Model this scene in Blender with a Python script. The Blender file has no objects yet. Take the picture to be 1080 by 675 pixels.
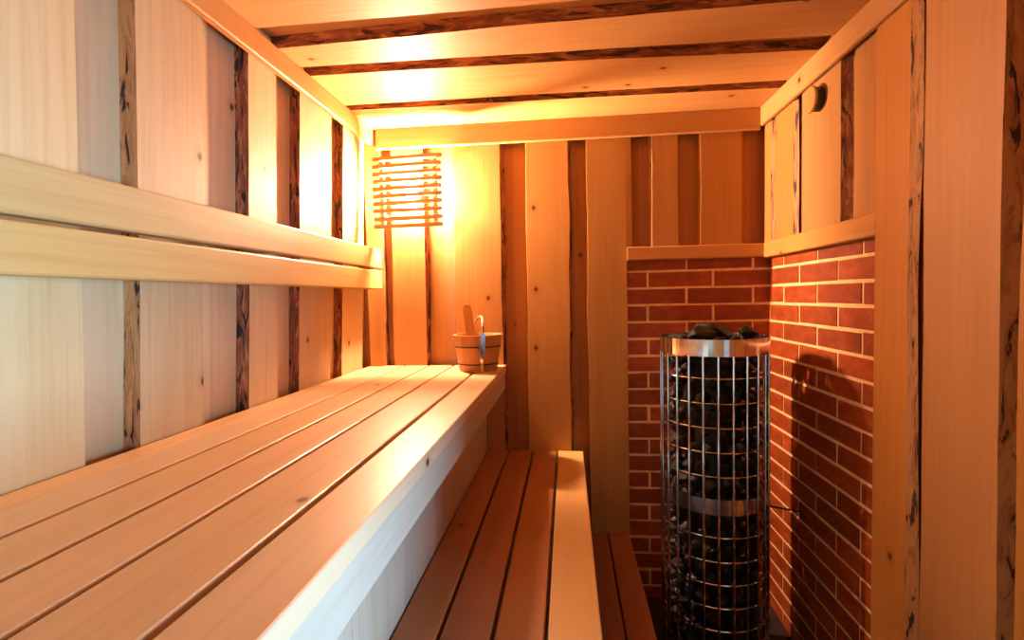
import bpy, bmesh, math, random
from mathutils import Vector, Matrix
R = random.Random(11)
SC = bpy.context.scene
COL = SC.collection

# ------------------------------------------------------------------ dimensions (metres)
D = 2.5          # back wall
ZC = 2.31        # underside of ceiling boards
XR = 0.905       # right wall boards
EYE = 1.476
YF = -0.55       # front wall (behind the camera)
BENCH = 1.15
LOW = 0.73
STEP = 0.33

# ------------------------------------------------------------------ materials
def new_mat(name):
    m = bpy.data.materials.new(name); m.use_nodes = True
    nt = m.node_tree
    b = nt.nodes['Principled BSDF']
    return m, nt, b
def N(nt, t, **kw):
    n = nt.nodes.new(t)
    for k, v in kw.items(): setattr(n, k, v)
    return n
def mth(nt, op, a, b=None, c=None):
    n = N(nt, 'ShaderNodeMath', operation=op)
    for i, x in enumerate((a, b, c)):
        if x is None: continue
        if isinstance(x, (int, float)): n.inputs[i].default_value = x
        else: nt.links.new(x, n.inputs[i])
    return n.outputs[0]
def mixc(nt, fac, a, b, mode='MIX'):
    n = N(nt, 'ShaderNodeMix', data_type='RGBA', blend_type=mode)
    for sock, x in ((n.inputs[0], fac), (n.inputs[6], a), (n.inputs[7], b)):
        if isinstance(x, (int, float)): sock.default_value = x
        elif isinstance(x, tuple): sock.default_value = x if len(x) == 4 else (*x, 1)
        else: nt.links.new(x, sock)
    return n.outputs[2]
def ramp(nt, fac, stops, interp='LINEAR'):
    n = N(nt, 'ShaderNodeValToRGB'); cr = n.color_ramp; cr.interpolation = interp
    while len(cr.elements) > 1: cr.elements.remove(cr.elements[-1])
    cr.elements[0].position = stops[0][0]
    c = stops[0][1]; cr.elements[0].color = (*c, 1) if isinstance(c, tuple) else (c, c, c, 1)
    for p, c in stops[1:]:
        e = cr.elements.new(p); e.color = (*c, 1) if isinstance(c, tuple) else (c, c, c, 1)
    nt.links.new(fac, n.inputs[0]); return n.outputs[0]
def noise(nt, vec, scale, detail=3, rough=.55, dist=0):
    n = N(nt, 'ShaderNodeTexNoise'); n.inputs['Scale'].default_value = scale
    n.inputs['Detail'].default_value = detail; n.inputs['Roughness'].default_value = rough
    n.inputs['Distortion'].default_value = dist
    nt.links.new(vec, n.inputs['Vector']); return n.outputs['Fac']
def uv_parts(nt, su, sv):
    """UV in metres, u offset by 10 per board -> stretched vector and the board's own random values"""
    uv = N(nt, 'ShaderNodeUVMap').outputs[0]
    s = N(nt, 'ShaderNodeSeparateXYZ'); nt.links.new(uv, s.inputs[0])
    bid = mth(nt, 'FLOOR', mth(nt, 'DIVIDE', mth(nt, 'ADD', s.outputs[0], 5.0), 10.0))
    u = mth(nt, 'SUBTRACT', s.outputs[0], mth(nt, 'MULTIPLY', bid, 10.0))
    wn = N(nt, 'ShaderNodeTexWhiteNoise', noise_dimensions='1D'); nt.links.new(bid, wn.inputs['W'])
    def vec(a, b):
        c = N(nt, 'ShaderNodeCombineXYZ')
        nt.links.new(mth(nt, 'MULTIPLY', u, a), c.inputs[0])
        nt.links.new(mth(nt, 'MULTIPLY', s.outputs[1], b), c.inputs[1])
        nt.links.new(mth(nt, 'MULTIPLY', bid, 3.7), c.inputs[2])
        return c.outputs[0]
    return vec, wn.outputs['Value'], wn.outputs['Color']

def wood(name, base, rough=.5, var=.16, knots=True, bump=.12, spec=.35):
    m, nt, b = new_mat(name)
    vec, rnd, rcol = uv_parts(nt, 1, 1)
    grain = noise(nt, vec(70, 2.2), 1.0, 4, .6, .4)
    broad = noise(nt, vec(9, .7), 1.0, 2, .5, .8)
    dark = tuple(c * k for c, k in zip(base, (.91, .86, .80)))
    lite = tuple(min(1, c * k) for c, k in zip(base, (1.03, 1.05, 1.08)))
    c = ramp(nt, grain, [(.30, dark), (.52, base), (.75, lite)])
    c = mixc(nt, mth(nt, 'MULTIPLY', ramp(nt, broad, [(.45, 0.), (.72, 1.)]), .35), c, tuple(k * q for k, q in zip(base, (.84, .72, .58))))
    hs = N(nt, 'ShaderNodeHueSaturation')
    nt.links.new(c, hs.inputs['Color'])
    sp = N(nt, 'ShaderNodeSeparateColor'); nt.links.new(rcol, sp.inputs[0])
    nt.links.new(mth(nt, 'MULTIPLY_ADD', sp.outputs[0], 2 * var, 1 - var), hs.inputs['Value'])
    nt.links.new(mth(nt, 'MULTIPLY_ADD', sp.outputs[1], .12, .95), hs.inputs['Saturation'])
    nt.links.new(mth(nt, 'MULTIPLY_ADD', sp.outputs[2], .010, .495), hs.inputs['Hue'])
    c = hs.outputs[0]
    if knots:
        vo = N(nt, 'ShaderNodeTexVoronoi', voronoi_dimensions='2D'); vo.inputs['Scale'].default_value = 1.0
        off = N(nt, 'ShaderNodeVectorMath', operation='ADD'); nt.links.new(vec(7.5, 6), off.inputs[0])
        wob = N(nt, 'ShaderNodeVectorMath', operation='MULTIPLY'); nt.links.new(rcol, wob.inputs[0]); wob.inputs[1].default_value = (40, 40, 0)
        nt.links.new(wob.outputs[0], off.inputs[1]); nt.links.new(off.outputs[0], vo.inputs['Vector'])
        sc_ = N(nt, 'ShaderNodeSeparateColor'); nt.links.new(vo.outputs['Color'], sc_.inputs[0])
        few = mth(nt, 'GREATER_THAN', sc_.outputs[0], .93)
        k = mth(nt, 'MULTIPLY', few, ramp(nt, vo.outputs['Distance'], [(.035, 1.), (.09, .0)]))
        halo = mth(nt, 'MULTIPLY', few, ramp(nt, vo.outputs['Distance'], [(.05, .5), (.22, .0)]))
        c = mixc(nt, halo, c, tuple(q * f for q, f in zip(base, (.75, .5, .28))))
        c = mixc(nt, k, c, (.07, .028, .01))
    nt.links.new(c, b.inputs['Base Color'])
    b.inputs['Roughness'].default_value = rough
    b.inputs['Specular IOR Level'].default_value = spec
    bp = N(nt, 'ShaderNodeBump'); bp.inputs['Strength'].default_value = bump; bp.inputs['Distance'].default_value = .004
    nt.links.new(grain, bp.inputs['Height']); nt.links.new(bp.outputs[0], b.inputs['Normal'])
    return m

def bark(name, dark, mid, tan, cut, tan_cut):
    m, nt, b = new_mat(name)
    vec, rnd, rcol = uv_parts(nt, 1, 1)
    n1 = noise(nt, vec(34, 6), 1.0, 4, .6, 1.2)
    n2 = noise(nt, vec(55, 11), 1.0, 3, .6, .8)
    c = ramp(nt, n2, [(.3, tuple(x * .6 for x in mid)), (.5, mid), (.7, tan)])
    c = mixc(nt, ramp(nt, n1, [(tan_cut, 0.), (tan_cut + .04, 1.)]), c, tan)
    c = mixc(nt, ramp(nt, n1, [(cut - .03, 1.), (cut, 0.)]), c, dark)
    nt.links.new(c, b.inputs['Base Color']); b.inputs['Roughness'].default_value = .7
    bp = N(nt, 'ShaderNodeBump'); bp.inputs['Strength'].default_value = .6; bp.inputs['Distance'].default_value = .006
    nt.links.new(n1, bp.inputs['Height']); nt.links.new(bp.outputs[0], b.inputs['Normal'])
    return m

def plain(name, col, rough=.5, metal=0., spec=.5, emit=None, es=0.):
    m, nt, b = new_mat(name)
    geo = N(nt, 'ShaderNodeTexCoord').outputs['Object']
    n = noise(nt, geo, 40, 2)
    c = ramp(nt, n, [(.3, tuple(x * .88 for x in col)), (.7, tuple(min(1, x * 1.08) for x in col))])
    nt.links.new(c, b.inputs['Base Color'])
    b.inputs['Roughness'].default_value = rough; b.inputs['Metallic'].default_value = metal
    b.inputs['Specular IOR Level'].default_value = spec
    if emit:
        b.inputs['Emission Color'].default_value = (*emit, 1); b.inputs['Emission Strength'].default_value = es
    return m

WB = (.46, .230, .060)
M = {}
M['wall'] = wood('pale_wall_wood', WB, .55)
M['recess'] = wood('shaded_recess_wood', (.36, .155, .045), .6)  # wall wood darkened: shade between the front boards put into the colour
M['wall_pale'] = wood('daylit_wall_wood', (.48, .345, .172), .55)  # left wall made paler, with some of the cool daylight in its colour
M['skirt'] = wood('pale_skirt_wood', (.47, .385, .265), .5, var=.06, knots=False)
M['ceil'] = wood('ceiling_wood', (.55, .305, .10), .55, var=.06)
M['trim'] = wood('trim_wood', (.50, .26, .085), .5, var=.06)
M['bench'] = wood('bench_wood', (.60, .42, .235), .40, var=.10, bump=.06, spec=.5)
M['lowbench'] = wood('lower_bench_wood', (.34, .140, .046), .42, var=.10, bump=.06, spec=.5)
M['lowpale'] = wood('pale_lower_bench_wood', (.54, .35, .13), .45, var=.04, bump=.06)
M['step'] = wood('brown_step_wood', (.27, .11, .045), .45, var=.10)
M['rail'] = wood('backrest_wood', (.44, .275, .095), .45, var=.05, bump=.06)
M['grille'] = wood('lamp_shade_wood', (.78, .56, .30), .5, knots=False)  # lightened so the slats carry the lamp's bloom in their colour
M['stave'] = wood('bucket_wood', (.50, .24, .09), .35, var=.10, knots=False, bump=.08)
M['bark'] = bark('dark_bark', (.012, .006, .003), (.22, .07, .02), (.45, .20, .07), .46, .64)
M['barkp'] = bark('pale_inner_bark', (.03, .013, .006), (.38, .17, .05), (.47, .24, .08), .43, .50)
M['barkc'] = bark('reddish_ceiling_bark', (.045, .014, .006), (.24, .07, .018), (.44, .18, .05), .44, .60)
M['wall_warm'] = wood('honey_wall_wood', (.44, .205, .047), .6)
M['chrome'] = plain('polished_steel', (.80, .78, .76), .12, 1.0)
M['black'] = plain('black_steel', (.012, .011, .011), .45)
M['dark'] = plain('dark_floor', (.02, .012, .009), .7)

def brick_mat():
    m, nt, b = new_mat('red_brick')
    vec, rnd, rcol = uv_parts(nt, 1, 1)
    n1 = noise(nt, vec(14, 30), 1.0, 4, .65)
    c = ramp(nt, n1, [(.3, (.20, .032, .005)), (.55, (.29, .054, .007)), (.78, (.42, .110, .018))])
    hs = N(nt, 'ShaderNodeHueSaturation'); nt.links.new(c, hs.inputs['Color'])
    nt.links.new(mth(nt, 'MULTIPLY_ADD', rnd, .40, .80), hs.inputs['Value'])
    nt.links.new(hs.outputs[0], b.inputs['Base Color'])
    b.inputs['Roughness'].default_value = .5
    bp = N(nt, 'ShaderNodeBump'); bp.inputs['Strength'].default_value = .3; bp.inputs['Distance'].default_value = .003
    nt.links.new(n1, bp.inputs['Height']); nt.links.new(bp.outputs[0], b.inputs['Normal'])
    return m
M['brick'] = brick_mat()
M['mortar'] = plain('cream_mortar', (.84, .58, .27), .8)
def stone_mat():
    m, nt, b = new_mat('dark_stone')
    geo = N(nt, 'ShaderNodeTexCoord').outputs['Object']
    n = noise(nt, geo, 30, 4, .65)
    c = ramp(nt, n, [(.3, (.006, .0055, .0055)), (.6, (.016, .014, .013)), (.8, (.04, .033, .028))])
    nt.links.new(c, b.inputs['Base Color']); b.inputs['Roughness'].default_value = .48; b.inputs['Specular IOR Level'].default_value = .3
    bp = N(nt, 'ShaderNodeBump'); bp.inputs['Strength'].default_value = .35; bp.inputs['Distance'].default_value = .004
    nt.links.new(n, bp.inputs['Height']); nt.links.new(bp.outputs[0], b.inputs['Normal'])
    return m
M['stone'] = stone_mat()
LAMP_C = (1.0, .57, .36)
M['bulb'] = plain('frosted_lamp_glass', (.9, .85, .8), .4, emit=LAMP_C, es=4300.0)

# ------------------------------------------------------------------ helpers
_bid = [0]
def bid():
    _bid[0] += 1
    return _bid[0]
class MB:
    """collects faces with UVs (metres) and material slots for ONE mesh object"""
    def __init__(s, *mats):
        s.v, s.f, s.uv, s.mi, s.sm, s.mats = [], [], [], [], [], list(mats)
    def face(s, pts, uvs, mi=0, smooth=False):
        k = len(s.v); s.v += [tuple(p) for p in pts]; s.f.append(list(range(k, k + len(pts))))
        s.uv.append(uvs); s.mi.append(mi); s.sm.append(smooth)
    def add_bm(s, bm, axis, mi=0, smooth=False, uid=None):
        """take over a bmesh; v runs along AXIS, u across it"""
        uid = bid() if uid is None else uid
        o = [i for i in range(3) if i != axis]
        k = len(s.v); bm.verts.index_update()
        s.v += [tuple(v.co) for v in bm.verts]
        for f in bm.faces:
            n = f.normal
            s.f.append([k + v.index for v in f.verts])
            s.uv.append([(uid * 10 + l.vert.co[o[0]] % 4 - 2 + (l.vert.co[o[1]] if abs(n[o[0]]) > .6 or abs(n[axis]) > .6 else .13 * l.vert.co[o[1]]), l.vert.co[axis]) for l in f.loops])
            s.mi.append(mi); s.sm.append(smooth)
        bm.free()
    def box(s, lo, hi, axis, bev=.003, mi=0, jit=0, seg=2, uid=None):
        bm = bmesh.new(); bmesh.ops.create_cube(bm, size=1)
        c = [(a + b) / 2 for a, b in zip(lo, hi)]; d = [b - a for a, b in zip(lo, hi)]
        for v in bm.verts: v.co = Vector([c[i] + v.co[i] * d[i] for i in range(3)])
        if bev: bmesh.ops.bevel(bm, geom=bm.edges[:], offset=bev, segments=seg, profile=.5, affect='EDGES')
        bm.normal_update()
        s.add_bm(bm, axis, mi, False, uid)
    def build(s, name, parent=None, merge=False):
        me = bpy.data.meshes.new(name); me.from_pydata(s.v, [], s.f); me.update()
        ul = me.uv_layers.new(name='UVMap')
        i = 0
        for fi, p in enumerate(me.polygons):
            p.material_index = s.mi[fi]; p.use_smooth = s.sm[fi]
            for k in range(p.loop_total):
                ul.data[p.loop_start + k].uv = s.uv[fi][k]
        for m in s.mats: me.materials.append(M[m])
        if merge:
            bm = bmesh.new(); bm.from_mesh(me); bmesh.ops.remove_doubles(bm, verts=bm.verts, dist=1e-5); bm.to_mesh(me); bm.free()
        o = bpy.data.objects.new(name, me); COL.objects.link(o)
        if parent: o.parent = parent; o.matrix_parent_inverse = parent.matrix_world.inverted() if False else Matrix.Translation(-parent.location)
        return o
def thing(name, label, cat, loc, group=None):
    o = bpy.data.objects.new(name, None); COL.objects.link(o); o.empty_display_size = .05
    o.location = loc; o['label'] = label; o['category'] = cat
    if group: o['group'] = group
    return o
def tag(o, label, cat, group=None):
    o['label'] = label; o['category'] = cat
    if group: o['group'] = group
    return o
def structure(o): o['kind'] = 'structure'; return o

def lathe(mb, prof, seg, mi=0, smooth=True, c=(0, 0, 0), closed=False):
    u = bid()
    for i in range(seg):
        a0, a1 = 2 * math.pi * i / seg, 2 * math.pi * (i + 1) / seg
        pr = prof + [prof[0]] if closed else prof
        L = 0
        for (r0, z0), (r1, z1) in zip(pr, pr[1:]):
            l = math.hypot(r1 - r0, z1 - z0)
            P = lambda r, z, a: (c[0] + r * math.cos(a), c[1] + r * math.sin(a), c[2] + z)
            pts = [P(r0, z0, a0), P(r0, z0, a1), P(r1, z1, a1), P(r1, z1, a0)]
            uvs = [(u * 10 + .05 * i, L), (u * 10 + .05 * i + .05, L), (u * 10 + .05 * i + .05, L + l), (u * 10 + .05 * i, L + l)]
            keep = [k for k in range(4) if not any((Vector(pts[k]) - Vector(pts[j])).length < 1e-7 for j in range(k))]
            if len(keep) >= 3: mb.face([pts[k] for k in keep], [uvs[k] for k in keep], mi, smooth)
            L += l
def tube(mb, path, r, seg=8, mi=0, closed=False):
    u = bid(); n = len(path); P = [Vector(p) for p in path]; rings = []
    for i in range(n):
        t = (P[(i + 1) % n] - P[i - 1]) if closed else (P[min(i + 1, n - 1)] - P[max(i - 1, 0)])
        t.normalize(); a = Vector((0, 0, 1)) if abs(t.z) < .9 else Vector((1, 0, 0))
        e1 = t.cross(a).normalized(); e2 = t.cross(e1)
        rr = r[i] if isinstance(r, (list, tuple)) else r
        rings.append([P[i] + rr * (math.cos(2 * math.pi * k / seg) * e1 + math.sin(2 * math.pi * k / seg) * e2) for k in range(seg)])
    for i in range(n if closed else n - 1):
        A, B = rings[i], rings[(i + 1) % n]
        for k in range(seg):
            q = (k + 1) % seg
            mb.face([A[k], A[q], B[q], B[k]], [(u * 10 + .01 * k, i * .03), (u * 10 + .01 * k + .01, i * .03), (u * 10 + .01 * k + .01, i * .03 + .03), (u * 10 + .01 * k, i * .03 + .03)], mi, True)
    if not closed:
        mb.face(rings[0][::-1], [(u * 10, 0)] * seg, mi); mb.face(rings[-1], [(u * 10, 0)] * seg, mi)

def wave(amp, seed):
    q = random.Random(seed); ks = [(q.uniform(1.2, 2.6), q.uniform(0, 6.3), .6), (q.uniform(3.5, 6), q.uniform(0, 6.3), .28), (q.uniform(8, 14), q.uniform(0, 6.3), .14), (q.uniform(25, 40), q.uniform(0, 6.3), .05)]
    return lambda v: amp * sum(w * math.sin(k * v + p) for k, p, w in ks)

def waney(mb, fr, u0, u1, v0, v1, t, e0=(.0, 1, .0), e1=(.0, 1, .0), seed=0, n=40, tap=(0, 0), mi=0, db=0.0):
    """a live-edge board. fr(u,v,d)->world; e=(bevel width, edge material slot, waviness); tap shifts the edges linearly along v"""
    uid = bid(); w0, w1 = wave(e0[2], seed * 7 + 1), wave(e1[2], seed * 7 + 2)
    j0, j1 = wave(e0[2] * .7, seed * 7 + 3), wave(e1[2] * .7, seed * 7 + 4)
    rows = []
    for i in range(n + 1):
        s = i / n; v = v0 + (v1 - v0) * s
        a = u0 + w0(v) + tap[0] * s; b = u1 + w1(v) + tap[1] * s
        g0 = max(0, e0[0] * (1 + (j0(v) / max(e0[2], 1e-6)) * .5)) if e0[0] else 0
        g1 = max(0, e1[0] * (1 + (j1(v) / max(e1[2], 1e-6)) * .5)) if e1[0] else 0
        dm = db + (t - db) * .55
        rows.append((v, [(a - g0, db), (a - g0 * .4, dm), (a, t), (b, t), (b + g1 * .35, t * .55), (b + g1, 0)]))
    slots = [e0[1], e0[1], mi, e1[1], e1[1]]
    for (va, A), (vb, B) in zip(rows, rows[1:]):
        for k in range(5):
            pts = [fr(A[k][0], va, A[k][1]), fr(A[k + 1][0], va, A[k + 1][1]), fr(B[k + 1][0], vb, B[k + 1][1]), fr(B[k][0], vb, B[k][1])]
            if k == 2: uu = [A[2][0], A[3][0], B[3][0], B[2][0]]
            else:
                q = (0, .022, .045)[k if k < 2 else k - 3]; q2 = q + .0225
                uu = [q, q2, q2, q]
            base = uid * 10 if k == 2 else (uid * 10)
            mb.face(pts, [(base + uu[0] % 4 - 2, va), (base + uu[0] % 4 - 2 + (uu[1] - uu[0]), va), (base + uu[0] % 4 - 2 + (uu[2] - uu[0]), vb), (base + uu[0] % 4 - 2 + (uu[3] - uu[0]), vb)], slots[k])
    for row in (rows[0], rows[-1]):
        v, Q = row
        mb.face([fr(x, v, d) for x, d in Q], [(uid * 10 + x % 4 - 2, v + d) for x, d in Q], mi)
def flat(mb, fr, u0, u1, v0, v1, mi=0):
    uid = bid() * 10
    mb.face([fr(u0, v0, 0), fr(u1, v0, 0), fr(u1, v1, 0), fr(u0, v1, 0)], [(uid, v0), (uid + u1 - u0, v0), (uid + u1 - u0, v1), (uid, v1)], mi)

# ------------------------------------------------------------------ walls
def XL(z): return -.953 - .047 * (ZC - z) / 1.16      # the left wall leans outward a little towards the floor
fl = lambda u, v, d: (XL(v) - .035 + d, u, v)
fb = lambda u, v, d: (u, D - d, v)
fr_ = lambda u, v, d: (XR + .025 - d, u, v)
fc = lambda u, v, d: (v, u, ZC + .035 - d)

def left_wall():
    mb = MB('recess', 'bark', 'barkp', 'wall_pale')
    cuts = [YF, -.2, .2, .62, .96, 1.21, 1.37, 1.57, 1.73, 1.9, 2.1, 2.3, D + .05]
    for a, b in zip(cuts, cuts[1:]): flat(mb, fl, a, b, -.02, ZC + .06, 3)
    t = .035
    for i, (a, b, e0, e1) in enumerate([
        (-.5, .06, (.012, 1, .008), (.01, 2, .008)),
        (.20, .46, (.012, 1, .008), (.01, 2, .008)),
        (.55, .945, (.014, 2, .008), (.006, 3, .004)),
        (1.086, 1.30, (.010, 2, .006), (.004, 3, .004)),
        (1.502, 1.655, (.012, 1, .007), (.006, 1, .005)),
        (1.803, 2.055, (.010, 1, .006), (.006, 1, .005)),
        (2.168, 2.40, (.008, 1, .006), (.006, 1, .006))]):
        waney(mb, fl, a, b, -.0, ZC + .03, t, e0, e1, 20 + i, mi=3)
    return structure(mb.build('wall_left'))
left_wall()

def back_wall():
    mb = MB('recess', 'bark', 'barkp', 'wall')
    cuts = [-1.08, -.87, -.70, -.60, -.42, -.25, -.1, .05, .2, .345, .46, .57, .71, .85, XR + .1]
    for a, b in zip(cuts, cuts[1:]): flat(mb, fb, a, b, -.02, ZC + .06, 0)
    t = .032
    full = [
        (-.985, -.905, (.0, 3, .004), (.006, 1, .006)),
        (-.855, -.690, (.004, 1, .007), (.012, 1, .007)),
        (-.540, -.318, (.004, 1, .004), (.017, 1, .009)),  # here and next board: dark bark edge widened to stand for the cast shadow
        (-.192, .005, (.006, 3, .011), (.014, 1, .014)),
        (.096, .284, (.005, 3, .010), (.004, 3, .003))]
    for i, (a, b, e0, e1) in enumerate(full): waney(mb, fb, a, b, .0, ZC + .03, t, e0, e1, 40 + i, mi=3)
    up = [(.10, .308, (.005, 3, .0), (.004, 1, .004)),
          (.400, .516, (.010, 2, .008), (.008, 1, .006)),
          (.622, .803, (.006, 3, .009), (.003, 3, .002))]
    waney(mb, fb, .20, .308, 1.705, ZC + .03, t - .001, (0, 3, 0), up[0][3], 51, mi=3)
    for i, (a, b, e0, e1) in enumerate(up[1:]): waney(mb, fb, a, b, 1.66, ZC + .03, t, e0, e1, 53 + i, mi=3)
    return structure(mb.build('wall_back'))
WBK = back_wall()

def right_wall():
    mb = MB('recess', 'bark', 'barkp', 'wall_warm')
    for v0, v1 in ((-.02, .30), (1.70, ZC + .06)): flat(mb, fr_, -.42, .58, v0, v1, 3)
    flat(mb, fr_, YF, -.42, -.02, ZC + .06, 3)
    cuts = [.58, .84, 1.02, 1.14, 1.3, 1.44, 1.61, 1.77, 1.95, 2.12, 2.26, 2.39, D + .05]
    for a, b in zip(cuts, cuts[1:]): flat(mb, fr_, a, b, -.02 if b < 1.7 else 1.63, ZC + .06, 3)
    flat(mb, lambda u, v, d: (XR + .045, u, v), 1.55, D + .05, -.02, 1.7, 3)
    t = .031
    up = [(2.385, 2.455, (.014, 2, .006), (.0, 3, .0)),
          (2.158, 2.335, (.028, 2, .010), (.004, 3, .004)),
          (1.803, 2.085, (.014, 1, .006), (.004, 3, .004))]
    for i, (a, b, e0, e1) in enumerate(up): waney(mb, fr_, a, b, 1.66, ZC + .03, t, e0, e1, 70 + i, mi=3, db=.0 if i == 2 else .018)
    waney(mb, fr_, 1.606, 1.745, 1.66, ZC + .03, .020, (0, 3, 0), (.003, 3, .002), 75, mi=3)
    waney(mb, fr_, 1.455, 1.604, .0, ZC + .03, .036, (.035, 2, .007), (.0, 3, .0), 76, mi=3, db=.024)
    waney(mb, fr_, 1.138, 1.370, .0, ZC + .03, .055, (.012, 2, .006), (.004, 3, .008), 77, mi=3)
    waney(mb, fr_, .74, 1.090, .0, ZC + .03, .055, (.012, 1, .006), (.006, 3, .008), 78, mi=3)
    return structure(mb.build('wall_right'))
WRT = right_wall()

def ceiling():
    mb = MB('ceil', 'barkc')
    cuts = [YF, -.1, .35, .85, 1.2, 1.55, 1.8, 2.15, D + .05]
    for a, b in zip(cuts, cuts[1:]): flat(mb, fc, a, b, -1.0, XR + .05, 0)
    for i, (a, b, e0, e1, tap) in enumerate([
        (-.50, -.05, (.012, 1, .010), (.01, 1, .01), (0, 0)),
        (.05, .62, (.012, 1, .010), (.01, 1, .01), (0, 0)),
        (.75, 1.50, (.012, 1, .010), (.006, 0, .006), (0, 0)),
        (1.625, 1.765, (.010, 1, .010), (.004, 0, .005), (-.04, .05)),
        (1.835, 2.135, (.009, 1, .009), (.004, 0, .005), (.075, .03)),
        (2.20, 2.46, (.008, 1, .007), (.0, 0, .0), (.03, 0))]):
        waney(mb, fc, a, b, -.985, XR + .03, .035, e0, e1, 90 + i, n=60, tap=tap)
    return structure(mb.build('ceiling'))
ceiling()

# front wall behind the camera; the daylight comes through an open doorway in the right wall, beside the camera
DY0, DY1, DZ0, DZ1 = -.42, .58, .30, 1.70
def front_wall():
    mb = MB('wall'); flat(mb, lambda u, v, d: (u, YF + d, v), -1.12, 1.0, -.02, 2.37)
    return structure(mb.build('wall_front'))
front_wall()
mb = MB('trim')
mb.box((XR - .03, DY0 - .06, DZ0), (XR + .03, DY0, DZ1 + .06), 2); mb.box((XR - .03, DY1, DZ0), (XR + .03, DY1 + .06, DZ1 + .06), 2); mb.box((XR - .03, DY0, DZ1), (XR + .03, DY1, DZ1 + .06), 1)
structure(mb.build('trim_6'))

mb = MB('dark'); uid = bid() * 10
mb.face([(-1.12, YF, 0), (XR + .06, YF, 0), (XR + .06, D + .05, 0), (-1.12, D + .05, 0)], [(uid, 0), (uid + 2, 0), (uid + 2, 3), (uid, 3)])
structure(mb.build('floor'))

# trims
def trim(name, fr, u0, u1, v0, v1, t0, t1, wav, seed):
    """straight board along u between v0 and v1, standing t0..t1 off the wall; the top edge may wave"""
    mb = MB('trim'); uid = bid(); w = wave(wav, seed); n = 30; rows = []
    b = .004
    for i in range(n + 1):
        u = u0 + (u1 - u0) * i / n; dv = w(u * 1.2)
        rows.append((u, [(v0, t0), (v0, t1 - b), (v0 + b, t1), (v1 + dv - b, t1), (v1 + dv, t1 - b), (v1 + dv, t0)]))
    for (ua, A), (ub, B) in zip(rows, rows[1:]):
        for k in range(5):
            uu = (0, .03, .034, .1, .104, .13)
            mb.face([fr(ua, *A[k]), fr(ub, *B[k]), fr(ub, *B[k + 1]), fr(ua, *A[k + 1])],
                    [(uid * 10 + uu[k], ua), (uid * 10 + uu[k], ub), (uid * 10 + uu[k + 1], ub), (uid * 10 + uu[k + 1], ua)])
    for u, Q in (rows[0], rows[-1]): mb.face([fr(u, *q) for q in Q], [(uid * 10 + q[0] % 1, q[1]) for q in Q])
    return structure(mb.build(name))
trim('trim_1', fl, YF, 2.455, 2.236, 2.312, .037, .058, .0, 1)
trim('trim_2', fb, -.915, .8775, 2.212, 2.312, .034, .052, .0, 2)
trim('trim_3', fr_, 1.38, 2.4475, 2.226, 2.312, .0365, .052, .0, 3)
trim('trim_4', fb, .286, .8950, 1.640, 1.702, .0, .046, .0, 4)
trim('trim_5', fr_, 1.608, 2.4535, 1.636, 1.704, .0, .0345, .0, 5)

# brick facing: every brick a low block in front of a mortar bed
def bricks(name, fr, u0, u1, v0, v1, phase, pitch, course, top, parent, half):
    mb = MB('mortar', 'brick'); uid = bid() * 10
    mb.face([fr(u0, v0, 0), fr(u1, v0, 0), fr(u1, v1, 0), fr(u0, v1, 0)], [(uid, 0), (uid, 0), (uid, 0), (uid, 0)])
    q = random.Random(5 + int(phase * 100)); j = .0055
    k = 0; z = top
    while z > v0:
        za, zb = max(v0, z - course + j), min(v1, z - j)
        u = u0 - pitch + (phase + (k % 2) * half) % 1 * pitch
        while u < u1:
            a, b = max(u0, u + j + q.uniform(-.002, .002)), min(u1, u + pitch - j + q.uniform(-.002, .002))
            if b - a > .012 and zb - za > .008:
                h = .0035 + q.uniform(-.0008, .0008); c = .002; U = bid() * 10
                dz = [q.uniform(-.0018, .0018) for _ in range(4)]
                B0 = [(a, za + dz[0]), (b, za + dz[1]), (b, zb + dz[2]), (a, zb + dz[3])]
                T = [(a + c, za + dz[0] + c), (b - c, za + dz[1] + c), (b - c, zb + dz[2] - c), (a + c, zb + dz[3] - c)]
                mb.face([fr(*p, h) for p in T], [(U + x - a, y) for x, y in T], 1)
                for i in range(4):
                    m = (i + 1) % 4
                    mb.face([fr(*B0[i], 0), fr(*B0[m], 0), fr(*T[m], h), fr(*T[i], h)], [(U + B0[i][0] - a, B0[i][1]), (U + B0[m][0] - a, B0[m][1]), (U + T[m][0] - a, T[m][1]), (U + T[i][0] - a, T[i][1])], 1)
            u += pitch
        z -= course; k += 1
    o = mb.build(name, parent)
    return o
bricks('brick_facing', lambda u, v, d: (u, D - .008 - d, v), .284, XR + .035, .0, 1.645, .93, .2985, .0802, 1.668, WBK, .4)
bricks('brick_facing', lambda u, v, d: (XR + .030 - d, u, v), 1.60, D - .008, .0, 1.645, .454, .2985, .0802, 1.668, WRT, .5)

# ------------------------------------------------------------------ upper bench
ub = thing('upper_bench', 'wide pale upper bench of long boards running along the left wall', 'bench', (-.65, 1.0, 0))
BY0, BY1 = -.45, D - .036
for a, b in ((-1.035, -.917), (-.912, -.810), (-.802, -.684), (-.676, -.563), (-.555, -.420), (-.409, -.300)):
    mb = MB('bench'); top = BENCH if a > -.95 else BENCH - .004
    x0 = a if a > -1 else XL(BENCH) + .004
    mb.box((x0, BY0, top - .036), (b, BY1, top), 1, .004); mb.build('seat_board', ub)
mb = MB('skirt'); mb.box((-.335, BY0, BENCH - .118), (-.306, BY1, BENCH - .038), 1, .003); mb.build('front_rail', ub)
mb = MB('skirt')
x = BY0
while x < BY1 - .02:
    w = R.choice((.095, .105, .12)); e = min(x + w, BY1)
    mb.box((-.418, x + .0012, .0), (-.402, e - .0012, BENCH - .04), 2, .002); x += w
mb.build('skirt', ub)
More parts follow.
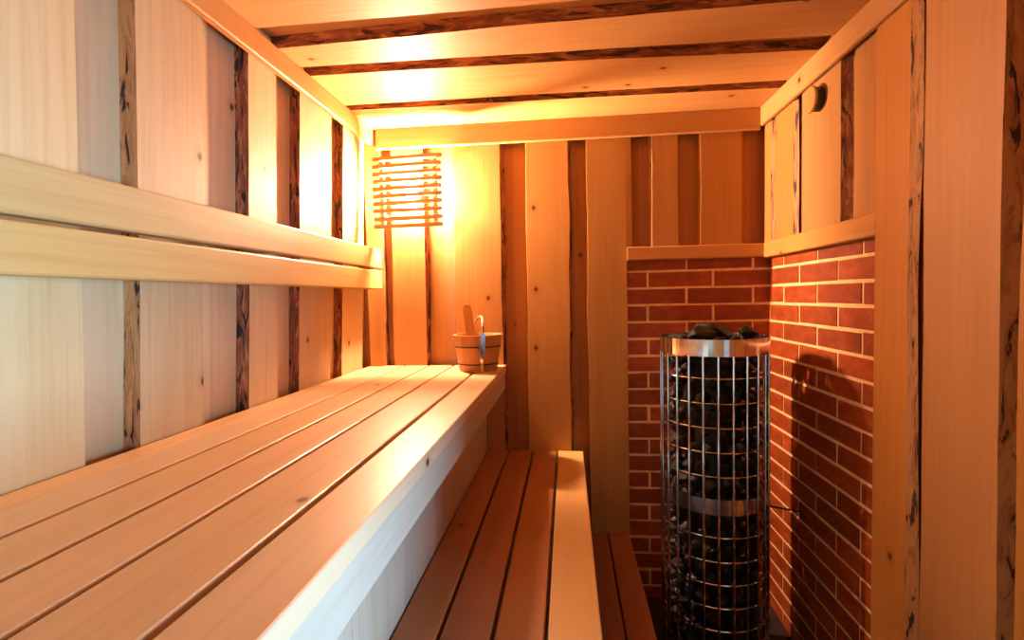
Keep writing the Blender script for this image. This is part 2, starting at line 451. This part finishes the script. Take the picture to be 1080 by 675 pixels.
for y in (.4, 1.35, 2.3):
    mb = MB('bench'); mb.box((-.975, y, BENCH - .118), (-.340, y + .045, BENCH - .0365), 0, .002); mb.build('bearer', ub)

# ------------------------------------------------------------------ lower bench
lb = thing('lower_bench', 'narrow lower bench of four boards in front of the tall bench', 'bench', (-.17, 1.2, 0))
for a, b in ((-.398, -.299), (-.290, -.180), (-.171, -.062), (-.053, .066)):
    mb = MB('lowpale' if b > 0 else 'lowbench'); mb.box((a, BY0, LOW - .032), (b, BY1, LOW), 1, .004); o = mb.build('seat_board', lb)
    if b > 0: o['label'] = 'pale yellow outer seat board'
for y in (-.2, .8, 1.6, 2.38):
    mb = MB('lowbench'); mb.box((-.38, y, LOW - .10), (.04, y + .045, LOW - .033), 0, .002); mb.build('bearer', lb)
    mb = MB('lowbench'); mb.box((.0, y, .0), (.04, y + .045, LOW - .10), 2, .002) if False else mb.box((.0, y, STEP), (.04, y + .045, LOW - .1005), 2, .002); mb.build('leg', lb)

# ------------------------------------------------------------------ step deck
st = thing('wooden_step', 'low dark brown plank step on the floor beside the stove', 'step', (.0, 1.2, 0))
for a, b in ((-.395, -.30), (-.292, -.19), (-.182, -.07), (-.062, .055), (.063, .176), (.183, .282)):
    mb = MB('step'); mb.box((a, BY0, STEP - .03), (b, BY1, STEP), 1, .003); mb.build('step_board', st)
for y in (-.3, .9, 2.2):
    mb = MB('step'); mb.box((-.39, y, .0), (.262, y + .05, STEP - .0305), 0, .002); mb.build('bearer', st)

# ------------------------------------------------------------------ backrest
br = thing('backrest', 'two long pale backrest boards on the left wall above the bench', 'backrest', (-.93, 1.4, 1.53))
for z0, z1 in ((1.627, 1.722), (1.528, 1.622 - .004)):
    mb = MB('rail'); mb.box((-.920, -.3, z0), (-.890, 2.415, z1), 1, .006); mb.build('rail', br)
for y in (.3, 1.45, 2.335):
    mb = MB('rail'); mb.box((XL(1.62) + .004, y, 1.54), (-.9205, y + .05, 1.71), 2, .002); mb.build('bracket', br)

# ------------------------------------------------------------------ wall lamp
LX, LY, LZ = -.737, 2.440, 1.985
lamp = thing('wall_lamp', 'glowing wall lamp behind a slatted wooden shade on the back wall', 'lamp', (LX, D - .03, LZ))
for dx in (-.128, .128):
    mb = MB('grille'); mb.box((LX + dx - .012, 2.372, 1.835), (LX + dx + .012, 2.388, 2.155), 2, .003); sd = mb.build('shade_stile', lamp)
    for z in (1.88, 2.11):
        mb = MB('grille'); tube(mb, [(LX + dx, 2.387, z), (LX + dx, 2.469, z)], .007); mb.build('peg', sd)
for i in range(10):
    z = 2.143 - i * .0348 - (.004 if i > 7 else 0); mb = MB('grille'); q = R.uniform(-.004, .004)
    lean = (.004 if i < 7 else .002)
    bm = bmesh.new(); bmesh.ops.create_cube(bm, size=1)
    for v in bm.verts:
        sx = v.co.x
        v.co = Vector((LX + q + sx * .335, 2.364 + v.co.y * .014, z + v.co.z * .020 + sx * lean * 2))
    bmesh.ops.bevel(bm, geom=bm.edges[:], offset=.004, segments=2, affect='EDGES'); bm.normal_update()
    mb.add_bm(bm, 0); mb.build('shade_slat', lamp)
mb = MB('black'); lathe(mb, [(.0, .0), (.045, .0), (.045, .02), (.032, .03), (.0, .03)], 24)
base = mb.build('lamp_base', lamp); base.matrix_parent_inverse = Matrix(); base.location = (0, -.0005, .0); base.rotation_euler = (math.pi / 2, 0, 0)
mb = MB('bulb')
prof = [(.0, -.075)] + [(.028 * math.sin(math.pi * k / 14) ** .8, -.075 * math.cos(math.pi * k / 14)) for k in range(1, 14)] + [(.0, .075)]
lathe(mb, prof, 24, c=(LX, LY, LZ)); mb.build('frosted_globe', lamp)

# ------------------------------------------------------------------ bucket and ladle
BX, BYc = -.408, 2.30
bk = thing('sauna_bucket', 'small brown wooden water bucket on the far end of the upper bench', 'bucket', (BX, BYc, BENCH))
RB, RT, HB = .086, .112, .162
mb = MB('stave'); NS = 18
for i in range(NS):
    u = bid() * 10; a0, a1 = 2 * math.pi * (i + .02) / NS, 2 * math.pi * (i + .98) / NS
    P = lambda r, z, a: (BX + r * math.cos(a), BYc + r * math.sin(a), BENCH + .0005 + z)
    am = (a0 + a1) / 2
    for r0, z0, r1, z1 in ((RB, .0, RT, HB), (RT, HB, RT - .012, HB), (RT - .012, HB, RB - .010, .014)):
        for s0, s1 in ((a0, am), (am, a1)):
            mb.face([P(r0, z0, s0), P(r0, z0, s1), P(r1, z1, s1), P(r1, z1, s0)], [(u + (s0 - a0) * .1, z0), (u + (s1 - a0) * .1, z0), (u + (s1 - a0) * .1, z1), (u + (s0 - a0) * .1, z1)])
lathe(mb, [(.0, .012), (RB - .004, .012)], 36, smooth=False, c=(BX, BYc, BENCH)); lathe(mb, [(.0, .001), (RB - .001, .001)], 36, smooth=False, c=(BX, BYc, BENCH))
lathe(mb, [(RB - .003, .001), (RT - .003, HB - .002)], 36, smooth=True, c=(BX, BYc, BENCH))
mb.build('bucket_body', bk)
for z, h in ((.030, .006), (.108, .006)):
    rz = lambda zz: RB + (RT - RB) * zz / HB
    mb = MB('black'); lathe(mb, [(rz(z) + .0005, z), (rz(z) + .0022, z), (rz(z + h) + .0022, z + h), (rz(z + h) + .0005, z + h)], 48, c=(BX, BYc, BENCH)); h_ = mb.build('hoop', bk)
va = math.atan2(-BYc, -BX + .0) + math.radians(11)      # the side that faces the viewer, a little to the right
ca, sa = math.cos(va), math.sin(va)
def onb(off, z, w=0): r = RB + (RT - RB) * z / HB + off; return (BX + r * ca - w * sa, BYc + r * sa + w * ca, BENCH + z)
mb = MB('chrome')
def strip(pts, w, th=.0025):
    for k in range(len(pts) - 1):
        (z0, w0), (z1, w1) = pts[k], pts[k + 1]
        A = [onb(.003, z0, w0 - w), onb(.003, z0, w0 + w), onb(.003, z1, w1 + w), onb(.003, z1, w1 - w)]
        B = [onb(.003 + th, z0, w0 - w), onb(.003 + th, z0, w0 + w), onb(.003 + th, z1, w1 + w), onb(.003 + th, z1, w1 - w)]
        mb.face(B, [(0, 0)] * 4)
        for i in range(4): mb.face([A[i], A[(i + 1) % 4], B[(i + 1) % 4], B[i]], [(0, 0)] * 4)
strip([(.175, 0), (.085, .002)], .010); strip([(.115, -.012), (.09, -.005), (.004, .0)], .0065)
tube(mb, [onb(.002, .165), onb(.011, .165)], .006); mb.build('handle_bracket', bk)
mb = MB('stave'); top = []
for k in range(17):
    s = -1 + 2 * k / 16
    top.append((BX + ca * (RT + .006) * -s * .98 + .016 * (1 - s * s), BYc + sa * (RT + .006) * -s * .98, BENCH + .164 + .078 * math.sqrt(max(0, 1 - s * s))))
tube(mb, top, .0055); mb.build('bail_handle', bk)

ld = thing('ladle', 'wooden ladle standing in the bucket with its holed handle upright', 'ladle', (BX - .04, BYc + .02, BENCH + .02))
def handle():
    bm = bmesh.new(); w0, w1, H = .017, .022, .27; hr, hz = .006, H - .022
    out = [(-w0, 0), (w0, 0), (w1, H - .02)] + [(w1 * math.cos(a), H - .02 + .02 * math.sin(a)) for a in [math.pi * k / 8 for k in range(1, 8)]] + [(-w1, H - .02)]
    hole = [(hr * math.cos(2 * math.pi * k / 14), hz + hr * math.sin(2 * math.pi * k / 14)) for k in range(14)]
    ed = []
    for loop in (out, hole):
        vs = [bm.verts.new((x, 0, z)) for x, z in loop]; ed += [bm.edges.new((vs[i], vs[(i + 1) % len(vs)])) for i in range(len(vs))]
    bmesh.ops.triangle_fill(bm, edges=ed, use_beauty=True)
    g = bmesh.ops.extrude_face_region(bm, geom=bm.faces[:])
    for v in [e for e in g['geom'] if isinstance(e, bmesh.types.BMVert)]: v.co.y += .009
    bmesh.ops.recalc_face_normals(bm, faces=bm.faces[:])
    rot = Matrix.Rotation(math.radians(-9), 4, 'Y') @ Matrix.Rotation(math.radians(-5), 4, 'X')
    bmesh.ops.transform(bm, matrix=Matrix.Translation((BX - .018, BYc + .030, BENCH + .030)) @ rot, verts=bm.verts[:]); bm.normal_update()
    return bm
mb = MB('wall'); mb.add_bm(handle(), 2); mb.build('handle', ld)
mb = MB('bench'); lathe(mb, [(.0, .0), (.022, .002), (.034, .012), (.038, .03), (.034, .03), (.028, .012), (.0, .006)], 20, c=(BX + .012, BYc + .0, BENCH + .016)); mb.build('scoop', ld)

# ------------------------------------------------------------------ stove
SX, SY, SR = .570, 2.085, .198
sv = thing('sauna_stove', 'tall round steel sauna stove filled with stones in the brick corner', 'stove', (SX, SY, 0))
NB = 24
mb = MB('black'); lathe(mb, [(.0, .0), (SR, .0), (SR, .05), (SR - .02, .055), (.0, .055)], 48, c=(SX, SY, 0)); mb.build('base', sv)
mb = MB('black'); lathe(mb, [(.0, .056), (.104, .056), (.104, 1.284), (.0, 1.284)], 32, c=(SX, SY, 0)); mb.build('inner_core', sv)  # unseen core, raised to the rim to block light leaking between the stones
for k in range(NB):
    a = 2 * math.pi * (k + .32) / NB; mb = MB('chrome')
    p = (SX + SR * math.cos(a), SY + SR * math.sin(a)); tube(mb, [(*p, .045), (*p, .6), (*p, 1.256)], .0046, 8); mb.build('upright_bar', sv)
for z in (1.168, 1.077, .988, .898, .809, .585, .494, .409, .322, .236, .150, .070):
    mb = MB('chrome'); rr = SR - .0075
    tube(mb, [(SX + rr * math.cos(2 * math.pi * k / 64), SY + rr * math.sin(2 * math.pi * k / 64), z) for k in range(64)], .0032, 6, closed=True); mb.build('ring', sv)
def band(name, r, z0, z1, mat):
    mb = MB(mat); lathe(mb, [(r - .003, z0), (r, z0), (r, z1), (r - .003, z1)], 72, c=(SX, SY, 0), closed=True); return mb.build(name, sv)
band('rim_band', SR + .005, 1.250, 1.311, 'chrome')
band('middle_band', SR - .006, .669, .727, 'chrome')
mb = MB('black')
tube(mb, [(SX + SR * .55, SY + SR * .80, .56), (.80, 2.26, .57), (.915, 2.20, .572)], .004, 6)
tube(mb, [(.912, 2.20, .572), (.912, 2.10, .606), (.912, 2.09, .592)], .004, 6); mb.build('wall_bracket', sv)

# stones
def rock_mesh(k, s):
    q = random.Random(300 + k); bm = bmesh.new()
    for _ in range(15):
        d = Vector((q.gauss(0, 1), q.gauss(0, 1), q.gauss(0, 1))).normalized() * q.uniform(.82, 1.0)
        bm.verts.new((d.x * s[0], d.y * s[1], d.z * s[2]))
    r = bmesh.ops.convex_hull(bm, input=bm.verts[:]); bmesh.ops.delete(bm, geom=[v for v in bm.verts if not v.link_faces], context='VERTS')
    bmesh.ops.bevel(bm, geom=bm.edges[:], offset=.003, segments=1, affect='EDGES')
    me = bpy.data.meshes.new('sauna_stone'); bm.to_mesh(me); bm.free(); me.materials.append(M['stone']); return me
rocks = [rock_mesh(k, (R.uniform(.031, .037), R.uniform(.028, .033), R.uniform(.029, .033))) for k in range(9)]
def put_rock(me, loc, rot, label, group, scale=1.0):
    o = bpy.data.objects.new('sauna_stone', me); COL.objects.link(o); o.location = loc; o.rotation_euler = rot; o.scale = (scale,) * 3
    return tag(o, label, 'stone', group)
z = .085; layer = 0
while z < 1.25:
    for k in range(15):
        a = 2 * math.pi * (k + .5 * (layer % 2)) / 15 + R.uniform(-.06, .06)
        r = SR - .050 + R.uniform(-.006, .003); upper = z > .70
        put_rock(rocks[R.randrange(9)], (SX + r * math.cos(a), SY + r * math.sin(a), z + R.uniform(-.008, .008)), (R.uniform(-.4, .4), R.uniform(-.4, .4), a + R.uniform(-.4, .4)),
                 'dark stone packed behind the bars above the stove\'s middle band' if upper else 'dark stone packed behind the bars below the stove\'s middle band',
                 'stones in the upper half of the stove' if upper else 'stones in the lower half of the stove')
    z += .0625; layer += 1
big = [rock_mesh(20, (.074, .050, .036)), rock_mesh(21, (.088, .056, .040)), rock_mesh(22, (.046, .042, .036))]
put_rock(big[0], (SX - .068, SY - .095, 1.325), (.35, -.25, .4), 'pale-faced angular stone on top, nearest the stove\'s front rim', None)
put_rock(big[1], (SX + .012, SY + .030, 1.338), (-.35, .20, -.25), 'largest dark sloping stone at the top centre of the stove', None)
put_rock(big[2], (SX + .105, SY - .070, 1.328), (.3, .2, 1.0), 'small lumpy stone on top beside the brick corner', None)
for k in range(13):
    a = 2 * math.pi * k / 13 + .2
    put_rock(rocks[k % 9], (SX + .150 * math.cos(a), SY + .150 * math.sin(a), 1.278 + R.uniform(-.005, .005)), (R.uniform(-.4, .4), R.uniform(-.4, .4), a + R.uniform(-.4, .4)),
             'dark stone among those heaped level with the stove\'s bright rim', 'stones heaped at the stove rim', 1.12)

# ------------------------------------------------------------------ round air vent
vt = thing('air_vent', 'round pale wooden air vent high on the right wall', 'vent', (XR - .006, 1.95, 2.155))
def disc(name, mat, r, x0, x1, bev):
    mb = MB(mat)
    lathe(mb, [(.0, 0), (r, 0), (r, x1 - x0 - bev), (r - bev, x1 - x0), (.0, x1 - x0)], 36, smooth=False)
    o = mb.build(name, vt); o.matrix_parent_inverse = Matrix(); o.location = (x0 - (XR - .01), 0, 0); o.rotation_euler = (0, -math.pi / 2, 0); return o
disc('rim', 'black', .041, 0, .026, .002).location = (-.0005, 0, 0)
disc('plug', 'rail', .046, 0, .010, .003).location = (-.0265, 0, 0)

# ------------------------------------------------------------------ light and camera
w = bpy.data.worlds.new('daylight'); SC.world = w; w.use_nodes = True
bg = w.node_tree.nodes['Background']; bg.inputs[0].default_value = (.50, .74, 1.0, 1); bg.inputs[1].default_value = .5
la = bpy.data.lights.new('doorway_daylight', 'AREA'); la.shape = 'RECTANGLE'; la.size = 1.2; la.size_y = 1.3
la.color = (.36, .62, 1.0); la.energy = 255
lo = bpy.data.objects.new('doorway_daylight', la); COL.objects.link(lo)
lo.location = (XR + 1.6, -.1, 1.05); lo.rotation_euler = (math.radians(90), 0, math.radians(90))

cam = bpy.data.cameras.new('camera'); cam.sensor_width = 36; cam.lens = 540 / 1080 * 36; cam.clip_start = .02
co = bpy.data.objects.new('camera', cam); COL.objects.link(co); SC.camera = co
rt = Vector((0.99410142, 0.10662905, -0.01981454)); up = Vector((0.01503531, 0.04543989, 0.99885392)); fw = Vector((-0.10740721, 0.99326002, -0.04356866))
m3 = Matrix((rt, up, -fw)).transposed().to_4x4(); m3.translation = (0, 0, EYE); co.matrix_world = m3
SC.view_settings.view_transform = 'Standard'; SC.view_settings.look = 'None'; SC.view_settings.gamma = 1.0
SC.view_settings.use_curve_mapping = False; SC.view_settings.exposure = 0.4
SC.cycles.use_denoising = True; SC.cycles.max_bounces = 10; SC.cycles.diffuse_bounces = 6; SC.cycles.sample_clamp_indirect = 6.0
